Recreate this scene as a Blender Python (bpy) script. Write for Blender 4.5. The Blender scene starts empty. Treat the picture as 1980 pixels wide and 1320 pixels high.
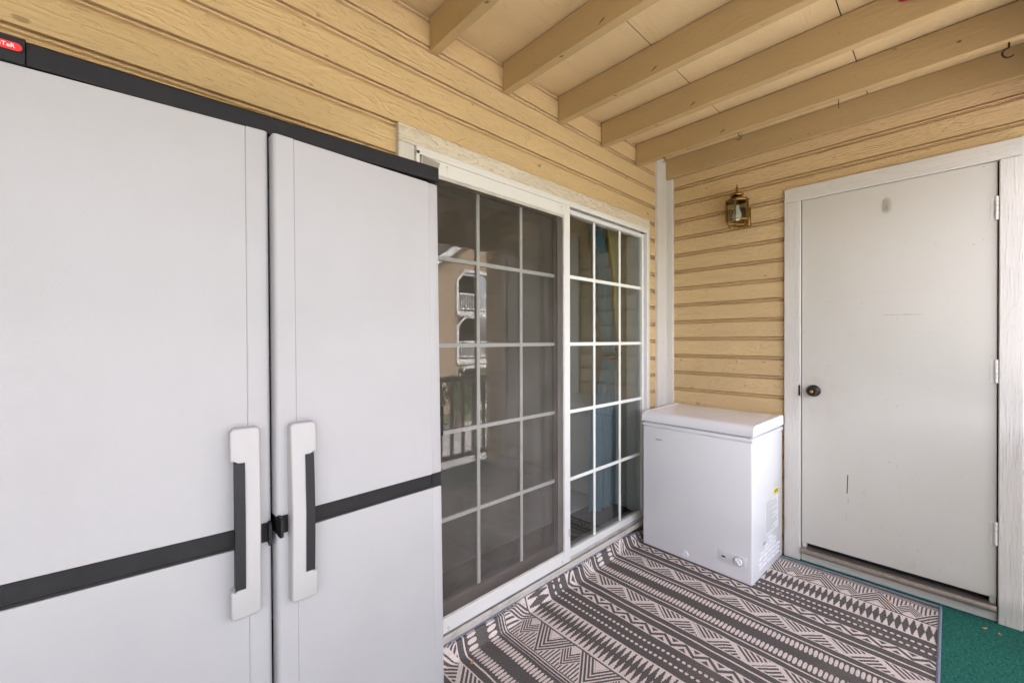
import bpy, bmesh, math, random
from mathutils import Vector, Matrix
random.seed(7)
R = math.radians
sc = bpy.context.scene
COL = sc.collection
DA = 1.457      # face of the siding on the house wall (y)
XB = 2.996      # face of the siding on the closet wall (x)

# ------------------------------------------------------------------ objects
def props(o, label=None, cat=None, group=None, kind=None):
    if label: o['label'] = label
    if cat: o['category'] = cat
    if group: o['group'] = group
    if kind: o['kind'] = kind
    return o

def thing(name, label, cat, loc=(0, 0, 0), rot=(0, 0, 0), group=None):
    o = bpy.data.objects.new(name, None)
    COL.objects.link(o)
    o.empty_display_size = .1
    o.location = loc
    o.rotation_euler = rot
    return props(o, label, cat, group)

def origin_of(o):
    v = Vector((0, 0, 0))
    while o is not None:
        v += o.location
        o = o.parent
    return v

def obj(name, bm, mats, parent=None, world=False, loc=None, rot=None, smooth=None):
    """one mesh object; world=True: bm is in world coordinates (parent chain unrotated)"""
    if world and parent is not None:
        bmesh.ops.translate(bm, verts=bm.verts, vec=-origin_of(parent))
    me = bpy.data.meshes.new(name)
    bmesh.ops.recalc_face_normals(bm, faces=bm.faces)
    bm.to_mesh(me)
    bm.free()
    for m in (mats if isinstance(mats, (list, tuple)) else [mats]):
        me.materials.append(m)
    if smooth is not None:
        me.polygons.foreach_set('use_smooth', [True] * len(me.polygons))
        try:
            me.set_sharp_from_angle(angle=R(smooth))
        except Exception:
            pass
    o = bpy.data.objects.new(name, me)
    COL.objects.link(o)
    if parent is not None: o.parent = parent
    if loc is not None: o.location = loc
    if rot is not None: o.rotation_euler = rot
    return o

def BM(): return bmesh.new()

def box(bm, x0, x1, y0, y1, z0, z1, bev=0, seg=2, mi=0, only=None):
    vs = [bm.verts.new(p) for p in ((x0, y0, z0), (x1, y0, z0), (x1, y1, z0), (x0, y1, z0),
                                    (x0, y0, z1), (x1, y0, z1), (x1, y1, z1), (x0, y1, z1))]
    fs = [bm.faces.new([vs[i] for i in q]) for q in
          ((3, 2, 1, 0), (4, 5, 6, 7), (0, 1, 5, 4), (1, 2, 6, 5), (2, 3, 7, 6), (3, 0, 4, 7))]
    for f in fs: f.material_index = mi
    if bev:
        es = list({e for f in fs for e in f.edges})
        if only: es = [e for e in es if only((e.verts[0].co + e.verts[1].co) / 2)]
        r = bmesh.ops.bevel(bm, geom=es, offset=bev, segments=seg, affect='EDGES', profile=.5, clamp_overlap=True)
        for f in r['faces']: f.material_index = mi

def prism(bm, pts, axis, a, b, mi=0, cap=True):
    """extrude polygon pts along axis ('x','y','z') from a to b; pts are the two other coordinates in order"""
    def P(p, t):
        return (t, p[0], p[1]) if axis == 'x' else (p[0], t, p[1]) if axis == 'y' else (p[0], p[1], t)
    A = [bm.verts.new(P(p, a)) for p in pts]
    B = [bm.verts.new(P(p, b)) for p in pts]
    n = len(pts)
    fs = [bm.faces.new((A[i], A[(i + 1) % n], B[(i + 1) % n], B[i])) for i in range(n)]
    if cap: fs += [bm.faces.new(A[::-1]), bm.faces.new(B)]
    for f in fs: f.material_index = mi
    return fs

def strip(bm, pts, axis, a, b, mi=0):
    """open profile extruded along axis"""
    def P(p, t):
        return (t, p[0], p[1]) if axis == 'x' else (p[0], t, p[1])
    A = [bm.verts.new(P(p, a)) for p in pts]
    B = [bm.verts.new(P(p, b)) for p in pts]
    for i in range(len(pts) - 1):
        bm.faces.new((A[i], A[i + 1], B[i + 1], B[i])).material_index = mi

def tube(bm, pts, r, n=8, closed=False, mi=0):
    pts = [Vector(p) for p in pts]
    rings = []
    m = len(pts)
    for i, p in enumerate(pts):
        if closed: d = pts[(i + 1) % m] - pts[i - 1]
        else: d = pts[min(i + 1, m - 1)] - pts[max(i - 1, 0)]
        d.normalize()
        up = Vector((0, 0, 1)) if abs(d.z) < .9 else Vector((1, 0, 0))
        s = d.cross(up).normalized(); t = d.cross(s).normalized()
        rr = r[i] if isinstance(r, (list, tuple)) else r
        rings.append([bm.verts.new(p + (s * math.cos(2 * math.pi * k / n) + t * math.sin(2 * math.pi * k / n)) * rr) for k in range(n)])
    for i in range(m if closed else m - 1):
        a, b = rings[i], rings[(i + 1) % m]
        for k in range(n):
            bm.faces.new((a[k], a[(k + 1) % n], b[(k + 1) % n], b[k])).material_index = mi
    if not closed:
        bm.faces.new(rings[0][::-1]).material_index = mi
        bm.faces.new(rings[-1]).material_index = mi

def lathe(bm, prof, c, n=24, axis='z', mi=0):
    """prof: (radius, height) pairs around an axis through c"""
    c = Vector(c)
    rings = []
    for r, h in prof:
        ring = []
        for k in range(n):
            a = 2 * math.pi * k / n
            u, v = r * math.cos(a), r * math.sin(a)
            p = (u, v, h) if axis == 'z' else (h, u, v) if axis == 'x' else (u, h, v)
            ring.append(bm.verts.new(c + Vector(p)))
        rings.append(ring)
    for a, b in zip(rings, rings[1:]):
        for k in range(n):
            bm.faces.new((a[k], a[(k + 1) % n], b[(k + 1) % n], b[k])).material_index = mi
    bm.faces.new(rings[0][::-1]).material_index = mi
    bm.faces.new(rings[-1]).material_index = mi

def text_bm(body, size, M, extrude=.0004, squash=1.0):
    cu = bpy.data.curves.new('lettering', 'FONT')
    cu.body = body; cu.size = size; cu.extrude = extrude; cu.resolution_u = 3
    cu.align_x = 'CENTER'; cu.align_y = 'CENTER'
    o = bpy.data.objects.new('lettering', cu)
    COL.objects.link(o)
    dg = bpy.context.evaluated_depsgraph_get()
    me = bpy.data.meshes.new_from_object(o.evaluated_get(dg))
    bm = bmesh.new(); bm.from_mesh(me)
    bpy.data.objects.remove(o); bpy.data.curves.remove(cu); bpy.data.meshes.remove(me)
    for f in bm.faces: f.material_index = 0
    bmesh.ops.transform(bm, matrix=M @ Matrix.Diagonal((squash, 1, 1, 1)), verts=bm.verts)
    return bm

def merge(dst, src, mi=None):
    me = bpy.data.meshes.new('tmp')
    src.to_mesh(me); src.free()
    n0 = len(dst.faces)
    dst.from_mesh(me)
    bpy.data.meshes.remove(me)
    if mi is not None:
        dst.faces.ensure_lookup_table()
        for f in dst.faces[n0:]: f.material_index = mi

# ------------------------------------------------------------------ node helpers
class V:
    """float socket with operators, so that patterns can be written as formulas"""
    nt = None
    def __init__(s, x): s.x = x
def _m(op, *a):
    n = V.nt.nodes.new('ShaderNodeMath'); n.operation = op
    for i, q in enumerate(a):
        q = q.x if isinstance(q, V) else q
        if isinstance(q, (int, float)): n.inputs[i].default_value = q
        else: V.nt.links.new(q, n.inputs[i])
    return V(n.outputs[0])
V.__add__ = lambda a, b: _m('ADD', a, b); V.__radd__ = lambda a, b: _m('ADD', b, a)
V.__sub__ = lambda a, b: _m('SUBTRACT', a, b); V.__rsub__ = lambda a, b: _m('SUBTRACT', b, a)
V.__mul__ = lambda a, b: _m('MULTIPLY', a, b); V.__rmul__ = V.__mul__
V.__truediv__ = lambda a, b: _m('DIVIDE', a, b)
V.__lt__ = lambda a, b: _m('LESS_THAN', a, b); V.__gt__ = lambda a, b: _m('GREATER_THAN', a, b)
def vabs(a): return _m('ABSOLUTE', a)
def vfrac(a): return _m('FRACT', a)
def vfloor(a): return _m('FLOOR', a)
def vsin(a): return _m('SINE', a)
def vmax(a, b): return _m('MAXIMUM', a, b)
def vmin(a, b): return _m('MINIMUM', a, b)
def vtri(a): return vabs(vfrac(a) * 2 - 1)           # 1 at whole numbers, 0 half way
def between(a, lo, hi): return (a > lo) * (a < hi)

def new_mat(name):
    m = bpy.data.materials.new(name); m.use_nodes = True
    nt = m.node_tree; nt.nodes.clear()
    out = nt.nodes.new('ShaderNodeOutputMaterial')
    V.nt = nt
    return m, nt, out

def bsdf(nt, out, color=None, rough=.5, metallic=0, spec=.5, coat=0):
    b = nt.nodes.new('ShaderNodeBsdfPrincipled')
    if color is not None: b.inputs['Base Color'].default_value = (*color, 1)
    b.inputs['Roughness'].default_value = rough
    b.inputs['Metallic'].default_value = metallic
    b.inputs['Specular IOR Level'].default_value = spec
    b.inputs['Coat Weight'].default_value = coat
    b.inputs['Coat Roughness'].default_value = .08
    nt.links.new(b.outputs[0], out.inputs[0])
    return b

def coords(nt):
    tc = nt.nodes.new('ShaderNodeTexCoord')
    sp = nt.nodes.new('ShaderNodeSeparateXYZ')
    nt.links.new(tc.outputs['Object'], sp.inputs[0])
    return V(sp.outputs[0]), V(sp.outputs[1]), V(sp.outputs[2])

def comb(nt, x, y, z):
    c = nt.nodes.new('ShaderNodeCombineXYZ')
    for i, q in enumerate((x, y, z)):
        q = q.x if isinstance(q, V) else q
        if isinstance(q, (int, float)): c.inputs[i].default_value = q
        else: nt.links.new(q, c.inputs[i])
    return c.outputs[0]

def noise(nt, vec, scale, detail=3, rough=.55, dist=0):
    n = nt.nodes.new('ShaderNodeTexNoise')
    n.inputs['Scale'].default_value = scale
    n.inputs['Detail'].default_value = detail
    n.inputs['Roughness'].default_value = rough
    n.inputs['Distortion'].default_value = dist
    nt.links.new(vec, n.inputs['Vector'])
    return V(n.outputs['Fac'])

def mixc(nt, fac, a, b):
    n = nt.nodes.new('ShaderNodeMix'); n.data_type = 'RGBA'
    f = fac.x if isinstance(fac, V) else fac
    if isinstance(f, (int, float)): n.inputs[0].default_value = f
    else: nt.links.new(f, n.inputs[0])
    for i, q in ((6, a), (7, b)):
        if isinstance(q, (tuple, list)): n.inputs[i].default_value = (*q, 1)
        else: nt.links.new(q, n.inputs[i])
    return n.outputs[2]

def bump(nt, b, h, strength=.5, dist=.002):
    n = nt.nodes.new('ShaderNodeBump')
    n.inputs['Strength'].default_value = strength
    n.inputs['Distance'].default_value = dist
    nt.links.new(h.x, n.inputs['Height'])
    nt.links.new(n.outputs[0], b.inputs['Normal'])

def tri_ramp(v, lo, hi):
    """0..1 between lo and hi, clamped"""
    n = V.nt.nodes.new('ShaderNodeMapRange'); n.clamp = True
    V.nt.links.new(v.x, n.inputs[0])
    n.inputs[1].default_value = lo; n.inputs[2].default_value = hi
    return V(n.outputs[0])

def wood_paint(name, color, axis, rough=.55, emb=.55, pitch=0, phase=0, dark=None, stain=.35, seam=None, dist=.0022, knots=0, spec=.35, arch=1.0, fib=False, vary=0, wear=0, crk=.35):
    """painted timber; axis = direction of the grain; pitch: height of a board course, each with its own grain"""
    m, nt, out = new_mat(name)
    b = bsdf(nt, out, color, rough, spec=spec)
    x, y, z = coords(nt)
    L, A_, B_ = {'x': (x, y, z), 'y': (y, x, z), 'z': (z, x, y)}[axis]
    if pitch:
        k = vfloor((z - phase) / pitch)
        L = L + k * 3.71
        A_ = A_ + k * 1.37
    low = noise(nt, comb(nt, L * 1.6, A_ * 9, B_ * 9), 1.0, 2, .5)
    contour = vsin(low * 95.0) * .5 + .5
    fine = noise(nt, comb(nt, L * 22, A_ * 150, B_ * 150), 1.0, 4, .65)
    pit = noise(nt, comb(nt, L * (9 if fib else 35), A_ * (170 if fib else 75), B_ * (170 if fib else 75)), 1.0, 3, .6)
    patch = tri_ramp(noise(nt, comb(nt, L * 2.3, A_ * 5, B_ * 5), 1.3, 2), .42, .6)
    h = contour * contour * (.55 * arch) * patch + fine * .55 + tri_ramp(pit, .52, .68) * .75 * (1 - patch * .6)
    bump(nt, b, h, emb, dist)
    tone = noise(nt, comb(nt, L * .8, A_ * 3, B_ * 3), 1.4, 3)
    dk = dark or tuple(c * .72 for c in color)
    c = mixc(nt, tri_ramp(tone, .35, .75) * stain, color, dk)
    if vary and pitch:
        c = mixc(nt, vfrac(vsin(k * 12.99) * 437.5) * vary, c, tuple(q * .62 for q in color))
    if wear:
        c = mixc(nt, tri_ramp(noise(nt, comb(nt, x, y, z * 2.2), 1.1, 4, .6), .5, .8) * wear, c, tuple(q * .7 + .03 for q in color))
    crack = tri_ramp(fine, .66, .76) * crk + between(contour, .0, .05) * patch * .12
    c = mixc(nt, crack, c, tuple(q * .45 for q in color))
    if knots:
        kn = noise(nt, comb(nt, L * 14, A_ * 26, B_ * 26), 1.0, 2, .5)
        c = mixc(nt, tri_ramp(kn, .71, .76) * knots, c, tuple(q * .22 for q in color))
    if seam:
        s = seam(x, y, z)
        c = mixc(nt, s, c, (.03, .022, .014))
    nt.links.new(c, b.inputs['Base Color'])
    return m

def plain(name, color, rough=.5, metallic=0, spec=.5, grain=0, gscale=400, dirt=0, dirtcol=None, coat=0, dscale=6, warp=0):
    m, nt, out = new_mat(name)
    b = bsdf(nt, out, color, rough, metallic, spec, coat)
    x, y, z = coords(nt)
    vec = comb(nt, x, y, z)
    if warp:
        bump(nt, b, noise(nt, vec, gscale, 3) * .02 * grain + noise(nt, comb(nt, x, y, z * .45), 3.2, 1) * warp, 1.0, .03)
    elif grain:
        bump(nt, b, noise(nt, vec, gscale, 3), grain, .0006)
    if dirt:
        d = tri_ramp(noise(nt, vec, dscale, 5, .6), .48, .8)
        sp = tri_ramp(noise(nt, vec, 130, 2, .5), .72, .78)
        c = mixc(nt, vmin(d * dirt + sp * dirt * .7, 1.0), color, dirtcol or tuple(q * .55 for q in color))
        nt.links.new(c, b.inputs['Base Color'])
        n = V(b.inputs['Roughness'])
        nt.links.new((d * .12 + rough).x, b.inputs['Roughness'])
    return m

def glass_mat(name, tint=(1, 1, 1), r0=.05, gloss=.0, dust_or_light=0):
    m, nt, out = new_mat(name)
    g = nt.nodes.new('ShaderNodeNewGeometry')
    d = nt.nodes.new('ShaderNodeVectorMath'); d.operation = 'DOT_PRODUCT'
    nt.links.new(g.outputs['Normal'], d.inputs[0]); nt.links.new(g.outputs['Incoming'], d.inputs[1])
    f = _m('POWER', 1 - vabs(V(d.outputs['Value'])), 5) * (1 - r0) + r0
    t = nt.nodes.new('ShaderNodeBsdfTransparent'); t.inputs[0].default_value = (*tint, 1)
    gl = nt.nodes.new('ShaderNodeBsdfGlossy'); gl.inputs['Roughness'].default_value = gloss
    mx = nt.nodes.new('ShaderNodeMixShader')
    nt.links.new(f.x, mx.inputs[0]); nt.links.new(t.outputs[0], mx.inputs[1]); nt.links.new(gl.outputs[0], mx.inputs[2])
    last = mx
    if dust_or_light:
        x, y, z = coords(nt)
        df = nt.nodes.new('ShaderNodeBsdfDiffuse'); df.inputs[0].default_value = (.5, .48, .44, 1)
        q = tri_ramp(noise(nt, comb(nt, x, y, z * .5), 60, 4, .7), .66, .8) * dust_or_light
        mx2 = nt.nodes.new('ShaderNodeMixShader')
        nt.links.new(q.x, mx2.inputs[0]); nt.links.new(mx.outputs[0], mx2.inputs[1]); nt.links.new(df.outputs[0], mx2.inputs[2])
        last = mx2
    nt.links.new(last.outputs[0], out.inputs[0])
    return m

def screen_mat():
    m, nt, out = new_mat('insect_screen_mesh')
    x, y, z = coords(nt)
    t = nt.nodes.new('ShaderNodeBsdfTransparent')
    d = nt.nodes.new('ShaderNodeBsdfDiffuse')
    dust_or_light = tri_ramp(noise(nt, comb(nt, x, y, z), 4, 4, .6) - z * .24, .05, .6)  # dust patches, plus brightness painted into the lower part of the screen
    c = mixc(nt, dust_or_light, (.085, .069, .056), (.25, .22, .20))
    sp = tri_ramp(noise(nt, comb(nt, x, y, z), 90, 2, .5), .74, .78)
    c = mixc(nt, sp * .5, c, (.5, .46, .42))
    nt.links.new(c, d.inputs[0])
    # woven strands: open cells between two sets of wires
    wv = vmax(vsin(x * 2 * math.pi / .0034), vsin(z * 2 * math.pi / .0034))
    cover = tri_ramp(wv, .1, 1.0) * .24 + .12
    mx = nt.nodes.new('ShaderNodeMixShader')
    nt.links.new(cover.x, mx.inputs[0]); nt.links.new(t.outputs[0], mx.inputs[1]); nt.links.new(d.outputs[0], mx.inputs[2])
    nt.links.new(mx.outputs[0], out.inputs[0])
    return m

# ------------------------------------------------------------------ materials
TAN = (.63, .456, .243)
M = {}
M['siding_a'] = wood_paint('tan_siding_paint', TAN, 'x', .5, 1.0, .120, 2.281, knots=.6, dist=.0030, vary=.18, wear=.22)
M['siding_b'] = wood_paint('tan_siding_paint_closet', TAN, 'y', .5, 1.0, .1218, 2.313, knots=.6, dist=.0030, vary=.18, wear=.22)
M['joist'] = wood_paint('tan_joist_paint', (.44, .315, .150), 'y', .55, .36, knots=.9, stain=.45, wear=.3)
M['soffit'] = wood_paint('tan_deck_paint', (.64, .49, .27), 'x', .55, .55, stain=.35, wear=.25,
    seam=lambda x, y, z: (vabs(y - .92) < .0016) + (vabs(y - .307) < .0022) + (vabs(y + .306) < .002))
CREAM = (.68, .62, .52)
M['trim_x'] = wood_paint('cream_rough_trim_level', CREAM, 'x', .6, 1.0, dark=(.58, .46, .32), stain=.6, dist=.0055)
M['trim_y'] = wood_paint('white_rough_trim_level', (.64, .615, .575), 'y', .6, .9, stain=.3, dist=.0017, arch=.1, fib=True, crk=.12)
M['trim_z'] = wood_paint('white_rough_trim_upright', (.64, .615, .575), 'z', .6, .9, stain=.3, dist=.0017, arch=.06, fib=True, crk=.12)
M['vinyl'] = plain('white_vinyl', (.70, .695, .67), .38, dirt=.18, dirtcol=(.55, .48, .38))
M['vinyl_track'] = plain('dirty_track', (.52, .49, .44), .5, dirt=.7, dirtcol=(.22, .19, .15), dscale=14)
M['dark_gap'] = plain('black_void', (.006, .006, .006), .8)
M['muntin'] = plain('white_grille_bar', (.78, .79, .74), .45)
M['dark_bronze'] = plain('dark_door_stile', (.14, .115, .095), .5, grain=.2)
M['glass'] = glass_mat('window_glass', (.86, .89, .88), .13, dust_or_light=.35)
M['glass_fixed'] = glass_mat('fixed_window_glass', (.88, .91, .90), .115, dust_or_light=.35)
M['screen'] = screen_mat()
M['black_plastic'] = plain('black_plastic', (.011, .0105, .012), .5, spec=.25, grain=.5, gscale=700, dirt=.25, dirtcol=(.045, .042, .04), dscale=18)
M['grip'] = plain('charcoal_grip', (.017, .0165, .019), .55, spec=.3, grain=.6, gscale=500)
M['resin'] = plain('pale_grey_resin', (.37, .362, .367), .46, spec=.45, warp=.35, grain=.34, gscale=520, dirt=.2, dirtcol=(.28, .265, .255), dscale=3.2)
M['resin_handle'] = plain('off_white_resin', (.395, .384, .38), .45, grain=.15, gscale=300, dirt=.14, dirtcol=(.50, .42, .34), dscale=24)
M['red_badge'] = plain('red_badge', (.75, .012, .014), .3)
M['white_ink'] = plain('white_lettering', (.85, .85, .85), .5)
M['dark_ink'] = plain('dark_lettering', (.05, .05, .055), .5)
M['grey_ink'] = plain('grey_print', (.35, .35, .36), .5)
M['freezer'] = plain('white_enamel', (.78, .785, .81), .17, spec=.5, dirt=.05, dscale=3, grain=.04, gscale=60)
M['freezer_trim'] = plain('white_abs', (.77, .775, .80), .3)
M['gasket'] = plain('grey_gasket', (.42, .42, .43), .6)
M['yellow_label'] = plain('yellow_label', (.86, .66, .03), .5)
M['paper_label'] = plain('white_paper_label', (.74, .74, .76), .5)
M['led'] = plain('dark_green_lens', (.005, .06, .045), .15)
M['brass'] = plain('aged_brass', (.31, .185, .05), .34, metallic=1, dirt=.85, dirtcol=(.06, .035, .012), dscale=25)
M['dark_brass'] = plain('tarnished_brass', (.16, .095, .03), .3, metallic=1, dirt=.8, dirtcol=(.02, .012, .006), dscale=25)
M['lamp_glass'] = glass_mat('dusty_lamp_glass', (.86, .88, .85), .06, .1, dust_or_light=.7)
M['bulb'] = plain('frosted_bulb', (.78, .77, .73), .35)
M['bronze_knob'] = plain('oil_rubbed_bronze', (.035, .028, .024), .28, metallic=.6)
M['brass_lock'] = plain('brass_cylinder', (.75, .52, .2), .3, metallic=1)
M['alu'] = plain('weathered_threshold', (.30, .265, .22), .38, metallic=.55, dirt=.6, dirtcol=(.10, .08, .06), dscale=20)
M['clear_plastic'] = glass_mat('clear_plastic', (.992, .99, .985), .03, .1)
M['black_iron'] = plain('black_wire', (.015, .014, .013), .4, metallic=.5)
M['red_coat'] = plain('red_vinyl_coat', (.42, .006, .03), .35)
M['tape'] = plain('silver_tape', (.40, .39, .37), .35, metallic=.4, grain=.9, gscale=80)
M['leaf'] = plain('dry_leaf', (.62, .27, .11), .7, dirt=.5, dscale=60)
M['binding'] = plain('slate_blue_binding', (.17, .20, .26), .85, grain=1, gscale=300, dirt=.5, dirtcol=(.30, .31, .33), dscale=120)
M['blue_cloth'] = plain('slate_blue_curtain', (.24, .46, .58), .8, grain=.3)
M['yellow_cloth'] = plain('pale_yellow_curtain', (.85, .77, .40), .8, grain=.3)
M['tie'] = plain('brown_tieback', (.10, .05, .035), .7)
M['room_wall'] = plain('cream_room_paint', (.72, .68, .56), .7)
M['baseboard'] = plain('cream_baseboard', (.70, .67, .58), .5)
M['room_carpet'] = plain('grey_room_carpet', (.62, .595, .57), .9, grain=1, gscale=250, dirt=.5, dscale=9)
M['entry_strip'] = plain('dark_entry_floor', (.055, .05, .047), .45, dirt=.3)  # floor strip much darker than the carpet beyond it
M['lawn'] = plain('lawn_grass', (.06, .10, .028), .9, grain=1, gscale=40, dirt=.6, dirtcol=(.11, .13, .05), dscale=1.2)
M['concrete'] = plain('pale_concrete', (.40, .39, .375), .8, grain=.6, gscale=60, dirt=.4, dscale=.8)
M['rail_brown'] = plain('brown_rail_paint', (.11, .08, .055), .6)
M['rail_white'] = plain('white_rail_paint', (.78, .78, .76), .5)
M['bldg_tan'] = plain('tan_stucco', (.38, .285, .19), .8, grain=.5, gscale=30, dirt=.3, dscale=.7)
M['bldg_roof'] = plain('grey_shingle', (.12, .11, .10), .8, grain=1, gscale=12)
M['bldg_dark'] = plain('dark_recess', (.05, .04, .035), .8)
M['bark'] = plain('grey_bark', (.16, .12, .09), .9, grain=1, gscale=40)
M['foliage'] = plain('green_foliage', (.06, .115, .03), .7, dirt=.9, dirtcol=(.03, .06, .016), dscale=2.5)

def door_mat():
    m, nt, out = new_mat('off_white_door_paint')
    base = (.55, .535, .49)
    b = bsdf(nt, out, base, .45, spec=.4)
    x, y, z = coords(nt)               # local: y along the door, z up
    fine = noise(nt, comb(nt, x * 60, y * 220, z * 14), 1.0, 3)
    bump(nt, b, fine, .22, .0012)
    c = mixc(nt, tri_ramp(noise(nt, comb(nt, x, y * 2.2, z * 1.1), 1.6, 4), .4, .75) * .22, base, (.48, .43, .365))
    # hand marks sweeping across the slab, a few long faint arcs
    wob = noise(nt, comb(nt, x, y, z), 14, 3)
    for (zc, bend, lo, hi, w, a) in ((1.57, .55, -.02, .42, .016, .30), (1.50, .4, .05, .50, .010, .22), (1.36, .5, .0, .40, .022, .22), (1.63, .8, .02, .36, .008, .2)):
        d = z - (zc - _m('POWER', vabs(y - .2), 2) * bend + wob * .03 - .015)
        c = mixc(nt, (1 - tri_ramp(vabs(d), 0.0, w)) * between(y, lo, hi) * tri_ramp(wob, .35, .65) * a * .45, c, (.45, .38, .32))
    # scratch, felt pen stroke, small dark nicks near the bottom
    c = mixc(nt, (vabs(z - 1.447 - (y - .1) * .02) < .0014) * between(y, .09, .245) * tri_ramp(noise(nt, comb(nt, x, y * 60, z), 1, 2), .35, .6), c, (.26, .15, .12))
    c = mixc(nt, (vabs(y - .392 + (z - .55) * .03) < .0022) * between(z, .455, .56), c, (.015, .015, .018))
    c = mixc(nt, (vabs(y - .39) < .0012) * between(z, .40, .43) * .6, c, (.12, .10, .10))
    c = mixc(nt, (vabs(y - .398) < .0016) * between(z, .298, .345) * .35, c, (.3, .27, .24))
    kd = _m('SQRT', _m('POWER', y - .53, 2) + _m('POWER', z - 1.0, 2))
    c = mixc(nt, (1 - tri_ramp(kd, .04, .19)) * tri_ramp(wob, .3, .7) * .28, c, (.33, .27, .21))
    low = noise(nt, comb(nt, x, y * 26, z * 9), 1.0, 4, .6)
    c = mixc(nt, tri_ramp(low, .60, .75) * (1 - tri_ramp(z, .12, .7)) * .3, c, (.34, .29, .24))
    sp = tri_ramp(noise(nt, comb(nt, x, y, z), 70, 2, .5), .75, .77) * .5
    c = mixc(nt, sp, c, (.2, .16, .13))
    nt.links.new(c, b.inputs['Base Color'])
    return m
M['door'] = door_mat()

def turf_mat():
    m, nt, out = new_mat('green_outdoor_carpet')
    b = bsdf(nt, out, (.02, .16, .11), .95, spec=.15)
    x, y, z = coords(nt)
    v = comb(nt, x, y, z)
    n1 = noise(nt, v, 170, 4, .8); n2 = noise(nt, comb(nt, x * 1, y * 2.0, z), 48, 4, .75); n3 = noise(nt, v, 3, 3)
    c = mixc(nt, tri_ramp(n1 * .6 + n2 * .4, .40, .61), (.007, .055, .040), (.040, .235, .175))
    c = mixc(nt, tri_ramp(n3, .4, .75) * .35, c, (.02, .085, .068))
    c = mixc(nt, tri_ramp(noise(nt, v, 150, 2, .5), .77, .79) * .7, c, (.5, .42, .28))
    nt.links.new(c, b.inputs['Base Color'])
    bump(nt, b, n1 * .6 + n2 * .6, 1.0, .004)
    return m
M['turf'] = turf_mat()

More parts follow.
